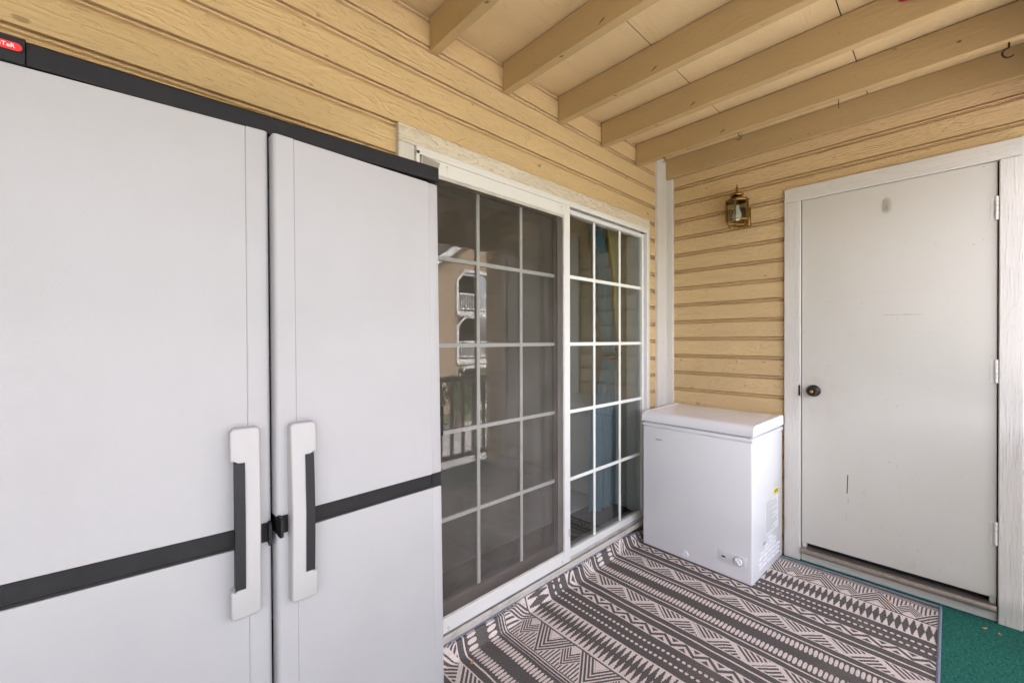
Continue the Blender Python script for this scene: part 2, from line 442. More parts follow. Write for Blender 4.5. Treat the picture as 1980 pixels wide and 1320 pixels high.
def rug_mat():
    m, nt, out = new_mat('woven_rug_pattern')
    b = bsdf(nt, out, (.3, .3, .3), .92, spec=.15)
    uv = nt.nodes.new('ShaderNodeUVMap')
    sp = nt.nodes.new('ShaderNodeSeparateXYZ'); nt.links.new(uv.outputs[0], sp.inputs[0])
    u0, t0 = V(sp.outputs[0]), V(sp.outputs[1])
    vec = comb(nt, u0, t0, 0.0)
    jig = noise(nt, vec, 260, 2, .6) * .0062 - .0031
    drift = noise(nt, vec, 7, 2, .5) * .010 - .005
    t = t0 + jig + drift
    s = u0 - (t0 - .8) * .03 + jig + drift
    left = s < 1.235
    A = vabs(s - 2.087 + left * (2.087 - 1.139)) / 1.0265
    # spindle field
    q = vfrac(t / .0170) - .5
    e = _m('POWER', vabs(A - .0525) / .0235, 2.6) + _m('POWER', vabs(q) * .0170 / .0063, 2.4)
    b1 = 1 - (e < 1) - between(A, .0915, .099)
    # hatched triangles either side of a pale zigzag
    P = .178
    ph = t / P + .815
    w = vtri(ph)
    Bn = (A - .128) / .087
    dA = Bn - w
    hatA = vfrac((Bn + ph * 2) * 3.6) < .56
    hatB = vfrac((Bn - ph * 2) * 3.6) < .56
    low_ = dA < -.13
    high_ = dA > .13
    b2 = (low_ * hatA + high_ * hatB) * between(Bn, .06, .94)
    # plain lines
    b3 = 1 - between(A, .245, .2535)
    # zigzag with little triangles in its pockets
    Z = .0955
    phz = t / Z + .41
    zz = (vtri(phz) - .5) * .040
    d = A - .322
    zig = vabs(d - zz) < .0088
    f1 = vabs(vfrac(phz) - .5)                # 0 at troughs of vtri (zz low)
    f0 = .5 - f1
    pk1 = between(d, .002, .0225) * (f1 * Z < (d - .001) * .78)
    pk0 = between(d, -.0225, -.002) * (f0 * Z < (-1 * d - .001) * .78)
    b4 = vmax(zig, vmax(pk1, pk0))
    # two rows of dots
    D = .0221
    o1 = _m('POWER', vfrac(t / D) * D - D / 2, 2) + _m('POWER', A - .396, 2)
    o2 = _m('POWER', vfrac(t / D + .5) * D - D / 2, 2) + _m('POWER', A - .443, 2)
    b5 = 1 - (vmin(o1, o2) < .0072 * .0072)
    # stepped diamonds on a spine
    fd = vabs(vfrac(t / .0252) - .5) * 2
    dd = vabs(A - .5615)
    b6 = vmax(vmax((dd < .067) * (fd < .30), (dd < .052) * (fd < .46)), vmax((dd < .036) * (fd < .68), vmax((dd < .019) * (fd < .86), dd < .007)))
    # chevrons
    C = .238
    f = vabs(vfrac((t - .012) / C) - .5)
    dyb = (.5 - f) * C
    dys = f * C
    bb = A - .646
    big = bb + dyb * 1.5
    small = bb + dys * 1.5
    cb = (big < .152) * (big > .045) * (vfrac((.152 - big) / .0262) < .6)
    cs = (big > .160) * (small < .122) * (small > .045) * (vfrac((.122 - small) / .0195) < .58)
    tick = (big > .160) * (small > .130) * (vfrac(t / .0145) < .45) * (bb < .148)
    b7 = vmax(cb, vmax(cs, tick))
    b8 = 1 - between(A, .801, .806) - between(A, .8155, .8195)
    dark = (A < .128) * b1 + between(A, .128, .215) * b2 + between(A, .215, .292) * b3 + between(A, .292, .352) * b4 \
        + between(A, .352, .487) * b5 + between(A, .487, .638) * b6 + between(A, .638, .646) + between(A, .646, .795) * b7 + (A > .7951) * b8
    weave = noise(nt, vec, 230, 3, .85)
    weave2 = noise(nt, comb(nt, u0 * 3, t0, 0.0), 95, 3, .75)
    wear = noise(nt, vec, 5, 4, .6)
    dk = mixc(nt, tri_ramp(weave, .35, .68), (.045, .040, .038), (.205, .185, .172))
    lt = mixc(nt, tri_ramp(weave2 * .5 + weave * .5, .34, .62), (.50, .43, .385), (.88, .785, .715))
    c = mixc(nt, dark, lt, dk)
    c = mixc(nt, tri_ramp(wear, .55, .85) * .3, c, (.27, .225, .19))
    nt.links.new(c, b.inputs['Base Color'])
    bump(nt, b, weave * .8 + weave2 * .5 - dark * .15, .9, .003)
    return m
M['rug'] = rug_mat()

# ------------------------------------------------------------------ balcony shell
# floor: thin green turf over a slab
bm = BM(); box(bm, -2.6, XB + .14, -.52, DA + .012, -.22, 0)
props(obj('floor', bm, M['turf']), 'green outdoor carpet covering the balcony floor', 'floor', kind='structure')

def courses(z0, z1, phase, pitch, d0):
    """lap siding profile from z1 down to z0: list of (depth coordinate, z); d0(depth) maps a recess"""
    pts = [(0, z1)]
    k = math.floor((z1 - phase) / pitch)
    ks = phase + k * pitch
    prof = [(0, 0), (.020, .0022), (.020, -.0032), (.0064, -.0044), (.0024, -.0086), (.0044, -.0124), (.0170, -.0140), (.0172, -.0180), (.0078, -.0226), (.0018, -.0264), (0, -.030)]
    while ks > z0 + .001:
        for d, dz in prof:
            if z0 < ks + dz < z1: pts.append((d, ks + dz))
        ks -= pitch
    pts.append((0, z0))
    return [(d0(d), z) for d, z in pts]

wa = thing('siding_wall', 'golden tan lap siding wall around the sliding glass door', 'wall', (0, DA, 0))
bm = BM()
fa = lambda d: DA + d
for x0, x1, z0, z1 in ((-2.6, .83, 0, 2.662), (.83, 2.70, 2.12, 2.662), (2.70, XB, 0, 2.662)):
    strip(bm, courses(z0, z1, 2.281 + .12 * 4, .120, fa), 'x', x0, x1)
box(bm, -2.6, .80, DA + .022, DA + .15, -.2, 2.66)
box(bm, .80, 2.73, DA + .022, DA + .15, 2.10, 2.66)
box(bm, 2.73, XB + .14, DA + .022, DA + .15, -.2, 2.66)
box(bm, .80, 2.73, DA + .022, DA + .15, -.2, .07)
obj('siding', bm, M['siding_a'], wa, True)

wb = thing('siding_wall', 'narrower tan lap siding wall holding the lantern and the storage door', 'wall', (XB, 0, 0))
bm = BM()
fb = lambda d: XB + d
for y0, y1, z0, z1 in ((.655, DA, 0, 2.662), (-.19, .655, 2.19, 2.662), (-.50, -.19, 0, 2.662)):
    strip(bm, courses(z0, z1, 2.313 + .1218 * 4, .1218, fb), 'y', y0, y1)
box(bm, XB + .022, XB + .13, .632, DA + .012, -.2, 2.66)
box(bm, XB + .022, XB + .13, -.172, .632, 2.17, 2.66)
box(bm, XB + .022, XB + .13, -.50, -.172, -.2, 2.66)
box(bm, XB + .11, XB + .13, -.172, .632, -.2, 2.17)
obj('siding', bm, M['siding_b'], wb, True)

we = thing('siding_wall', 'tan lap siding wall closing the far left end of the balcony, out of view', 'wall', (-2.6, 0, 0))
bm = BM()
strip(bm, courses(0, 2.64, 2.313 + .1218 * 4, .1218, lambda d: -2.6 - d), 'y', -.50, DA)
box(bm, -2.73, -2.622, -.50, DA + .012, -.2, 2.66)
obj('siding', bm, M['siding_b'], we, True)

# corner boards
bm = BM()
box(bm, 2.834, XB - .021, DA - .021, DA + .004, 0, 2.638, .002, 1)
box(bm, XB - .02, XB + .003, 1.392, DA - .0005, 0, 2.497, .002, 1)
props(obj('corner_board', bm, M['trim_z']), 'upright white rough sawn board filling the inside corner of the two walls', 'corner trim')

# ceiling: boards on joists
bm = BM(); box(bm, -2.6, XB + .13, -.52, DA + .15, 2.64, 2.76)
props(obj('porch_ceiling', bm, M['soffit']), 'tan painted plywood boards laid above the ceiling joists', 'ceiling')
ordinals = {-8: 0}
names = ['leftmost and shortest visible tan ceiling joist, above the corner of the cabinet',
         'second tan ceiling joist from the left, above the taped corner of the screen',
         'third tan ceiling joist from the left, above the middle of the sliding door',
         'tan ceiling joist with a red wire loop hung on its side',
         'tan ceiling joist with cup hooks and a nail under it, nearest the closet wall']
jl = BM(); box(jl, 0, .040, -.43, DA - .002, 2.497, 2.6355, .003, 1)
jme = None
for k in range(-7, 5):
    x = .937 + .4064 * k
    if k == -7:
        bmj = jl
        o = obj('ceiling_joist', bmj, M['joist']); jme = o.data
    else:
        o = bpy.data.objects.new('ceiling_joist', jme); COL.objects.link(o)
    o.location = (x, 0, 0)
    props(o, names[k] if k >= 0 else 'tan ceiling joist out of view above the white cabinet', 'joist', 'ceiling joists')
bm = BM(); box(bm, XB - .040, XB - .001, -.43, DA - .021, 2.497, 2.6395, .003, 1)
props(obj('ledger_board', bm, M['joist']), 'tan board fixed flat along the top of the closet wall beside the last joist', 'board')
bm = BM(); box(bm, -2.6, XB - .02, -.49, -.4315, 2.29, 2.639, .004, 1)
props(obj('front_beam', bm, M['joist']), 'tan beam across the open front of the balcony, mirrored dark in the screen door', 'beam')

# ------------------------------------------------------------------ sliding door
sd = thing('sliding_door', 'white vinyl sliding glass door with grilles and a grey insect screen on its left half', 'sliding door', (1.76, DA, 0))
bm = BM(); box(bm, .785, 2.720, DA - .022, DA + .01, 2.084, 2.153, .003, 1); obj('casing', bm, M['trim_x'], sd, True)
bm = BM(); box(bm, .785, .856, DA - .021, DA + .01, .10, 2.0835, .003, 1); obj('casing', bm, M['trim_z'], sd, True)
bm = BM(); box(bm, 2.682, 2.720, DA - .021, DA + .01, .09, 2.0835, .003, 1); obj('casing', bm, M['trim_z'], sd, True)
# outer frame: head and jambs, open channel shapes
bm = BM()
box(bm, .858, 2.681, DA - .030, DA + .13, 2.066, 2.0825, .002, 1)
box(bm, .858, 2.681, DA - .030, DA - .024, 2.052, 2.0655, .001, 1)
box(bm, .858, .874, DA - .030, DA + .13, .112, 2.0655, .002, 1)
box(bm, 2.664, 2.681, DA - .030, DA + .13, .112, 2.0515, .002, 1)
obj('door_frame', bm, M['vinyl'], sd, True)
bm = BM()
box(bm, .858, 2.681, DA - .040, DA + .13, .072, .090, .002, 1)
box(bm, .858, 2.681, DA - .040, DA - .034, .0905, .104, .001, 1)
box(bm, .858, 2.681, DA - .014, DA - .008, .0905, .109, .001, 1)
obj('sill_track', bm, M['vinyl_track'], sd, True)

def panel(bm, x0, x1, z0, z1, y0, y1, l, r, t, b_, bev=.003):
    box(bm, x0, x0 + l, y0, y1, z0, z1, bev, 1)
    box(bm, x1 - r, x1, y0, y1, z0, z1, bev, 1)
    box(bm, x0 + l + .0002, x1 - r - .0002, y0 + .0008, y1 - .0008, z1 - t, z1 - .0004, bev, 1)
    box(bm, x0 + l + .0002, x1 - r - .0002, y0 + .0008, y1 - .0008, z0 + .0004, z0 + b_, bev, 1)

def grille(bm, xs, zs, x0, x1, z0, z1, y0, y1, w=.0095):
    zz = [z0] + zs + [z1]
    for z in zs: box(bm, x0, x1, y0, y1, z - w, z + w)
    for x in xs:
        for a, b_ in zip(zz, zz[1:]):
            box(bm, x - w, x + w, y0 + .0004, y1 - .0004, a + (w if a in zs else 0), b_ - (w if b_ in zs else 0))
ZS = [.537, .917, 1.297, 1.675]
# fixed panel (right half)
bm = BM(); panel(bm, 1.775, 2.663, .094, 2.050, DA - .006, DA + .028, .05, .022, .026, .054)
fx = obj('fixed_panel', bm, M['vinyl'], sd, True)
bm = BM(); box(bm, 1.826, 2.640, DA + .012, DA + .017, .149, 2.023); obj('pane', bm, M['glass_fixed'], fx, True)
bm = BM(); grille(bm, [2.093, 2.374], ZS, 1.827, 2.639, .150, 2.022, DA + .004, DA + .0105); obj('grille', bm, M['muntin'], fx, True)
# sliding panel (left half, behind the screen)
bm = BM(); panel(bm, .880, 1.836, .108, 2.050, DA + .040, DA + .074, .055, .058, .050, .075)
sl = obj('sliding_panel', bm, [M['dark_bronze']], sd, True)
bm = BM(); box(bm, .936, 1.777, DA + .056, DA + .061, .184, 1.999); obj('pane', bm, M['glass'], sl, True)
bm = BM(); grille(bm, [1.231, 1.515], ZS, .937, 1.776, .185, 1.998, DA + .048, DA + .0545, .0088); obj('grille', bm, M['muntin'], sl, True)
# screen panel (left half, in front)
bm = BM(); panel(bm, .882, 1.814, .108, 2.0505, DA - .032, DA - .016, .048, .048, .058, .062, .002)
ss = obj('screen_panel', bm, M['vinyl'], sd, True)
bm = BM(); box(bm, .9305, 1.7655, DA - .0255, DA - .0240, .1705, 1.992); obj('screen_mesh', bm, M['screen'], ss, True)
bm = BM()
for x0, x1, z0, z1 in ((.9305, 1.7655, 1.980, 1.992), (.9305, 1.7655, .1705, .178), (1.758, 1.7655, .1785, 1.9795)):
    box(bm, x0, x1, DA - .0270, DA - .0258, z0, z1)
obj('spline', bm, M['vinyl_track'], ss, True)
bm = BM(); box(bm, .955, .975, DA - .040, DA - .0326, .93, 1.05, .003, 1); obj('pull', bm, M['black_iron'], ss, True)
for x, z in ((1.000, 2.034), (1.742, 2.034), (1.000, .128), (1.742, .128)):
    bm = BM()
    lathe(bm, [(.0001, -.0008), (.0052, -.0008), (.0052, .0), (.0001, .0)], (x, DA - .0325, z), 12, 'y')
    box(bm, x - .0006, x + .0006, DA - .0328, DA - .0321, z - .028, z - .006)
    obj('adjusting_screw', bm, M['vinyl_track'], ss, True)
bm = BM(); box(bm, 1.795, 1.806, DA - .0345, DA - .0322, .245, .290, .001, 1); obj('latch_catch', bm, M['vinyl_track'], ss, True)
bm = BM()
pts = [(.884, 2.050), (.966, 2.040), (.948, 1.992), (.884, 1.992)]
vs0 = [bm.verts.new((p[0], DA - .0345 + (.0012 if i in (1,) else 0), p[1])) for i, p in enumerate(pts)]
vs1 = [bm.verts.new((p[0], DA - .0325, p[1])) for p in pts]
bm.faces.new(vs0); bm.faces.new(vs1[::-1])
for i in range(4): bm.faces.new((vs0[i], vs0[(i + 1) % 4], vs1[(i + 1) % 4], vs1[i]))
props(obj('duct_tape', bm, M['tape']), 'crumpled silver tape stuck over the top left corner of the screen door', 'tape')

# ------------------------------------------------------------------ storage door
dr = thing('storage_door', 'plain off white slab door scuffed with hand marks and a pen stroke', 'door', (XB, 0, 0))
bm = BM(); box(bm, XB - .006, XB + .034, -.150, .6075, .110, 2.1465, .0025, 1); obj('slab', bm, M['door'], dr, True)
bm = BM(); box(bm, XB - .020, XB + .012, .6115, .695, 0.0, 2.1480, .003, 1); obj('casing', bm, M['trim_z'], dr, True)
bm = BM(); box(bm, XB - .0205, XB + .012, -.228, -.1545, 0.0, 2.1480, .003, 1); obj('casing', bm, M['trim_z'], dr, True)
bm = BM(); box(bm, XB - .0195, XB + .012, -.228, .695, 2.1485, 2.232, .003, 1); obj('casing', bm, M['trim_y'], dr, True)
bm = BM(); box(bm, XB + .036, XB + .10, -.17, .63, .0, 2.165); obj('gap_shade_backing', bm, M['dark_gap'], dr, True)  # black backing painted as the shade in the gaps around the slab
bm = BM()
prism(bm, [(XB - .034, .052), (XB - .036, .062), (XB - .034, .072), (XB - .026, .079), (XB + .035, .079), (XB + .035, .052)], 'y', -.150, .608)
obj('threshold', bm, M['alu'], dr, True, smooth=40)
bm = BM(); box(bm, XB - .002, XB + .035, -.1525, .610, 0.0, .0515, .002, 1); obj('sill', bm, M['trim_y'], dr, True)
for y in (.596, -.139):
    bm = BM(); box(bm, XB + .006, XB + .0335, y - .010, y + .010, .0795, .1095); obj('weather_pad', bm, M['vinyl'], dr, True)
for zc in (1.9285, 1.170, .4135):
    bm = BM()
    for k in range(5):
        z0 = zc - .054 + k * .0217
        lathe(bm, [(.0001, z0), (.0055, z0), (.0062, z0 + .0012), (.0062, z0 + .0197), (.0055, z0 + .0209), (.0001, z0 + .0209)], (XB - .0125, -.1475, 0), 12)
    box(bm, XB - .0072, XB - .0062, -.1445, -.130, zc - .054, zc + .054)
    obj('hinge', bm, M['vinyl'], dr, True, smooth=50)
bm = BM()
lathe(bm, [(.0001, 0), (.034, 0), (.0345, -.004), (.033, -.008), (.021, -.011), (.0145, -.014), (.0135, -.026), (.018, -.032), (.0255, -.038), (.0275, -.046), (.0262, -.054), (.022, -.0585), (.0205, -.058), (.019, -.0605), (.0095, -.0615), (.0001, -.0615)], (XB - .0062, .548, 1.019), 32, 'x')
kn = obj('knob', bm, M['bronze_knob'], dr, True, smooth=35)
bm = BM(); lathe(bm, [(.0001, -.0613), (.0078, -.0613), (.0078, -.0640), (.0068, -.0648), (.0001, -.0648)], (XB - .0062, .548, 1.019), 20, 'x')
obj('lock_cylinder', bm, M['brass_lock'], kn, True, smooth=35)
bm = BM(); box(bm, XB - .0662 - .0056, XB - .0662 - .0046, .5474, .5486, 1.0135, 1.0225); obj('keyway', bm, M['dark_gap'], kn, True)
bm = BM(); box(bm, XB - .0215, XB - .0198, .6120, .6215, .985, 1.048, .0005, 1); obj('strike_plate', bm, M['bronze_knob'], dr, True)

# clear adhesive hook on the door
bm = BM()
hx = XB - .0062
def oval(w, h, n=28): return [(w * math.cos(2 * math.pi * k / n), h * (1 if True else 1) * math.sin(2 * math.pi * k / n)) for k in range(n)]
def capsule(w, h, n=10):
    o = []
    for k in range(n + 1): a = math.pi * k / n; o.append((w * math.cos(a), h - w + w * math.sin(a)))
    for k in range(n + 1): a = math.pi + math.pi * k / n; o.append((w * math.cos(a), -(h - w) + w * math.sin(a)))
    return o
prism(bm, [(.231 + a, 2.030 + b_) for a, b_ in capsule(.0185, .042)], 'x', hx - .0030, hx)
prism(bm, [(.231 + a, 2.030 + b_) for a, b_ in capsule(.014, .036)], 'x', hx - .0065, hx - .0032)
tube(bm, [(hx - .006, .231, 2.030), (hx - .012, .231, 2.012), (hx - .021, .231, 2.000), (hx - .027, .231, 2.003), (hx - .029, .231, 2.014)], [.006, .006, .0058, .005, .004], 10)
props(obj('adhesive_hook', bm, M['clear_plastic'], smooth=40), 'clear plastic adhesive hook stuck high on the storage door', 'hook')

# ------------------------------------------------------------------ wall lantern
LX, LY = XB - .098, .935
lt = thing('wall_lantern', 'small six sided brass and glass lantern fixed to the closet wall', 'lamp', (XB, LY, 2.04))
def hexpt(r, k): a = math.pi / 3 * k + .18; return (LX + r * math.cos(a), LY + r * math.sin(a))
bm = BM()
zt, zb, zl = 2.200, 2.078, 2.046
rt, rb, rl = .067, .067, .048
for k in range(6):
    a, c_, e_ = hexpt(rt, k), hexpt(rb, k), hexpt(rl, k)
    a2, c2, e2 = hexpt(rt, k + 1), hexpt(rb, k + 1), hexpt(rl, k + 1)
    tube(bm, [(*a, zt + .004), (*c_, zb)], .0042, 6)
    tube(bm, [(*c_, zb), (*e_, zl)], .0034, 6)
    tube(bm, [(*a, zt), (*a2, zt)], .0032, 6)
    tube(bm, [(*c_, zb), (*c2, zb)], .0034, 6)
    tube(bm, [(*e_, zl), (*e2, zl)], .0032, 6)
    lathe(bm, [(.0001, -.004), (.004, -.003), (.0045, 0), (.003, .004), (.0001, .007)], (*a, zt + .006), 8)
    lathe(bm, [(.0001, -.006), (.0035, -.004), (.004, 0), (.0001, .003)], (*e_, zl - .003), 8)
obj('cage', bm, M['brass'], lt, True, smooth=40)
for k in range(6):
    a, a2 = Vector((*hexpt(rt - .004, k), 0)), Vector((*hexpt(rt - .004, k + 1), 0))
    d = (a2 - a).normalized() * .004
    a, a2 = a + d, a2 - d
    bm = BM()
    q = [(a.x, a.y, zb + .004), (a2.x, a2.y, zb + .004), (a2.x, a2.y, zt - .003), (a.x, a.y, zt - .003)]
    n = Vector((a.x + a2.x - 2 * LX, a.y + a2.y - 2 * LY, 0)).normalized() * .002
    v0 = [bm.verts.new(p) for p in q]; v1 = [bm.verts.new(Vector(p) - n) for p in q]
    bm.faces.new(v0); bm.faces.new(v1[::-1])
    for i in range(4): bm.faces.new((v0[i], v0[(i + 1) % 4], v1[(i + 1) % 4], v1[i]))
    obj('pane', bm, M['lamp_glass'], lt, True)
bm = BM(); lathe(bm, [(.066, zt + .003), (.067, zt + .006), (.058, zt + .011), (.046, zt + .019), (.034, zt + .026), (.022, zt + .029), (.0001, zt + .029)], (LX, LY, 0), 24)
obj('roof', bm, M['dark_brass'], lt, True, smooth=40)
zc = zt + .029
bm = BM(); lathe(bm, [(.020, zc), (.030, zc + .003), (.0375, zc + .010), (.0385, zc + .015), (.034, zc + .021), (.018, zc + .028), (.008, zc + .034), (.0055, zc + .042),
                      (.0075, zc + .050), (.0072, zc + .060), (.0045, zc + .068), (.005, zc + .071), (.0025, zc + .079), (.0004, zc + .087)], (LX, LY, 0), 24)
obj('finial', bm, M['brass'], lt, True, smooth=60)
bm = BM(); lathe(bm, [(.0001, zb - .004 + .006), (.012, zb + .003), (.021, zb + .012), (.0265, zb + .026), (.0265, zb + .038), (.021, zb + .058), (.0145, zb + .076), (.0130, zb + .098), (.0001, zb + .1)], (LX, LY, 0), 24)
obj('bulb', bm, M['bulb'], lt, True, smooth=60)
bm = BM(); lathe(bm, [(.0001, zb + .1), (.015, zb + .1), (.016, zt + .01), (.0001, zt + .012)], (LX, LY, 0), 16)
obj('socket', bm, M['dark_brass'], lt, True, smooth=40)
bm = BM()
box(bm, XB - .016, XB + .001, LY - .052, LY + .052, 2.055, 2.175, .010, 3, only=lambda c: c.x < XB - .01)
obj('back_plate', bm, M['brass'], lt, True, smooth=40)
bm = BM(); tube(bm, [(XB - .012, LY, 2.095), (XB - .03, LY, 2.09), (LX + .058, LY, zb + .002)], .007, 10); obj('arm', bm, M['brass'], lt, True, smooth=50)

# ------------------------------------------------------------------ hooks under the last joist
def screw_hook(x, y, z, r, w, turn, label, group, name='cup_hook', cat='hook'):
    bm = BM()
    pts = [(0, 0, .004), (0, 0, -r * 1.1)]
    for k in range(0, 10):
        a = math.pi / 2 - k * math.pi * 1.25 / 9
        pts.append((r * math.cos(a) * math.cos(turn), r * math.cos(a) * math.sin(turn), -r * 1.1 - r + r * math.sin(a)))
    tube(bm, pts, w, 8)
    o = obj(name, bm, M['black_iron'], loc=(x, y, z), smooth=60)
    return props(o, label, cat, group)
screw_hook(2.574, 1.262, 2.4965, .011, .0022, -1.2, 'tiny dark cup hook under the last joist beside the corner board', 'screw hooks under the last joist')
screw_hook(2.596, .828, 2.4965, .012, .0022, -1.0, 'tiny dark cup hook under the last joist, left of the nail', 'screw hooks under the last joist')
screw_hook(2.592, -.158, 2.4965, .019, .0032, 1.9, 'large black screw hook under the last joist at the right edge', 'screw hooks under the last joist')
bm = BM(); lathe(bm, [(.0001, .004), (.0016, .004), (.0016, -.042), (.0001, -.0425)], (0, 0, 0), 8)
props(obj('nail', bm, M['black_iron'], loc=(2.592, .377, 2.4965)), 'thin bare nail sticking down from the last joist', 'nail')
# red coated wire loop on the side of the fourth joist
bm = BM()
def rrect(y0, y1, z0, z1, r, n=6):
    o = []
    for cy, cz, a0 in ((y1 - r, z1 - r, 0), (y0 + r, z1 - r, 90), (y0 + r, z0 + r, 180), (y1 - r, z0 + r, 270)):
        for k in range(n + 1): a = R(a0 + 90 * k / n); o.append((cy + r * math.cos(a), cz + r * math.sin(a)))
    return o
sk = lambda p: (2.148, p[0], p[1] + (p[0] - .13) * .30)
tube(bm, [sk(p) for p in rrect(-.03, .133, 2.588, 2.632, .012)], .0048, 8, True)
props(obj('wire_loop', bm, M['red_coat'], smooth=60), 'red plastic coated wire loop hanging on the side of a joist at the top edge', 'wire loop')

# ------------------------------------------------------------------ rug
def rug():
    X0, X1, Y0, Y1 = .30, 2.940, .032, 1.452
    nx, ny = 150, 110
    bm = BM()
    uvl = bm.loops.layers.uv.new('UVMap')
    def surf(x, v):
        z = .007 + .0016 * (math.sin(x * 5.1 + v * 3.3) + math.sin(v * 9 - x * 2.7)) * .5
        c = 1.372 + .008 * math.sin(x * 9) + .006 * math.sin(x * 23)
        y = v
        if v > c:
            a = min(1.0, (v - c) / .062)
            z += .060 * a * a * (3 - 2 * a) * (1 if x < 2.35 else max(0.35, 1 - (x - 2.35) * 2.2))
            y = c + (v - c) * (1 - .40 * a)
        if Y1 - v < .0001: pass
        return (x, y, z)
    grid = [[(X0 + (X1 - X0) * i / nx, Y0 + (Y1 - Y0) * (1 - (1 - j / ny) ** 1.6)) for i in range(nx + 1)] for j in range(ny + 1)]
    vs = [[bm.verts.new(surf(*p)) for p in row] for row in grid]
    for j in range(ny):
        for i in range(nx):
            f = bm.faces.new((vs[j][i], vs[j][i + 1], vs[j + 1][i + 1], vs[j + 1][i]))
            for l, (a, b_) in zip(f.loops, ((j, i), (j, i + 1), (j + 1, i + 1), (j + 1, i))): l[uvl].uv = grid[a][b_]
    # thickness: turned down rim
    bedges = [e for e in bm.edges if e.is_boundary]
    r = bmesh.ops.extrude_edge_only(bm, edges=bedges)
    for v in [g for g in r['geom'] if isinstance(g, bmesh.types.BMVert)]: v.co.z -= .0062
    o = obj('rug', bm, M['rug'], smooth=60)
    props(o, 'flat woven grey and beige rug with tribal bands, under the white freezer', 'rug')
    bm = BM()
    E1 = [surf(X0 + (X1 - X0) * i / 80, Y0) for i in range(81)]
    tube(bm, [(p[0], p[1] - .002, p[2]) for p in E1], .0065, 8)
    obj('edge_binding', bm, M['binding'], o)
    bm = BM()
    E2 = [surf(X0 + (X1 - X0) * i / 160, Y1) for i in range(161)]
    tube(bm, [(p[0], p[1] + .001, p[2] + .001) for p in E2], .0042, 8)
    obj('edge_binding', bm, M['binding'], o)
    bm = BM()
    E3 = [surf(X1, Y0 + (Y1 - Y0) * i / 60) for i in range(61)]
    tube(bm, [(p[0] + .001, p[1], p[2]) for p in E3], .005, 8)
    obj('edge_binding', bm, M['binding'], o)
rug()

# dry leaf scraps
leaf_spots = [(1.05, 1.33, .5, .016, 'rust orange leaf scrap lying on the rug close to the cabinet'),
              (2.735, .545, 1.1, .017, 'orange leaf scrap on the rug at the freezer corner by the wall'),
              (2.70, .505, .3, .011, 'small orange leaf crumb on the rug just in front of the freezer vents'),
              (2.50, .60, 2.0, .012, 'orange crumb of leaf beside the bottom corner of the freezer'),
              (2.80, .205, .2, .017, 'cream yellow leaf scrap near the far corner of the rug'),
              (2.885, -.11, 2.2, .015, 'orange leaf scrap on the green carpet below the door trim'),
              (2.875, -.155, .4, .012, 'orange leaf crumb at the foot of the right hand door trim')]
for x, y, a, s, lab in leaf_spots:
    bm = BM()
    n = 8; s *= .72
    top = [bm.verts.new((s * math.cos(2 * math.pi * k / n) * (1 + .2 * random.random()), .42 * s * math.sin(2 * math.pi * k / n) * (1 + .3 * random.random()), .0022 + .0012 * math.cos(4 * math.pi * k / n))) for k in range(n)]
    bot = [bm.verts.new(v.co - Vector((0, 0, .0009))) for v in top]
    bm.faces.new(top); bm.faces.new(bot[::-1])
    for k in range(n): bm.faces.new((top[k], top[(k + 1) % n], bot[(k + 1) % n], bot[k]))
    props(obj('leaf_scrap', bm, M['leaf'], loc=(x, y, .009 if y > .03 else .001), rot=(0, 0, a)), lab, 'leaf', 'dry leaf scraps on the floor')

# ------------------------------------------------------------------ chest freezer
fz = thing('chest_freezer', 'small white chest freezer standing on the rug in the corner', 'freezer', (2.4664, 1.0368, .0055), (0, 0, R(-2)))
HW = .325
bm = BM(); box(bm, 0, .50, -HW + .004, HW - .004, .0025, .765, .008, 3); obj('cabinet_body', bm, M['freezer'], fz, smooth=40)
for x in (.05, .45):
    for y in (-.27, .27):
        bm = BM(); lathe(bm, [(.0001, 0), (.018, 0), (.018, .0022), (.0001, .0022)], (x, y, 0), 12); obj('foot', bm, M['gasket'], fz)
bm = BM(); box(bm, -.005, .503, -HW, HW, .7655, .786, .006, 3); obj('rim', bm, M['freezer_trim'], fz, smooth=40)
bm = BM(); box(bm, .006, .494, -HW + .012, HW - .012, .7862, .7975); obj('gasket', bm, M['gasket'], fz)
def lid_prof(o):
    p = [(.505 + o * .3, .798), (.505 + o * .3, .842), (.498, .853 + o), (.47, .857 + o), (.05, .8535 + o)]
    for k in range(1, 9):
        a = R(90 + 88 * k / 8)
        p.append((.032 + (.036 + o) * math.cos(a), .817 + (.036 + o) * math.sin(a)))
    p.append((-.0040 - o, .798))
    return p
bm = BM(); prism(bm, lid_prof(0), 'y', -HW + .0135, HW - .0135); ld = obj('lid', bm, M['freezer'], fz, smooth=35)
for s_ in (-1, 1):
    bm = BM(); prism(bm, lid_prof(.0018), 'y', s_ * (HW + .0006), s_ * (HW - .0128)); obj('end_cap', bm, M['freezer_trim'], ld, smooth=35)
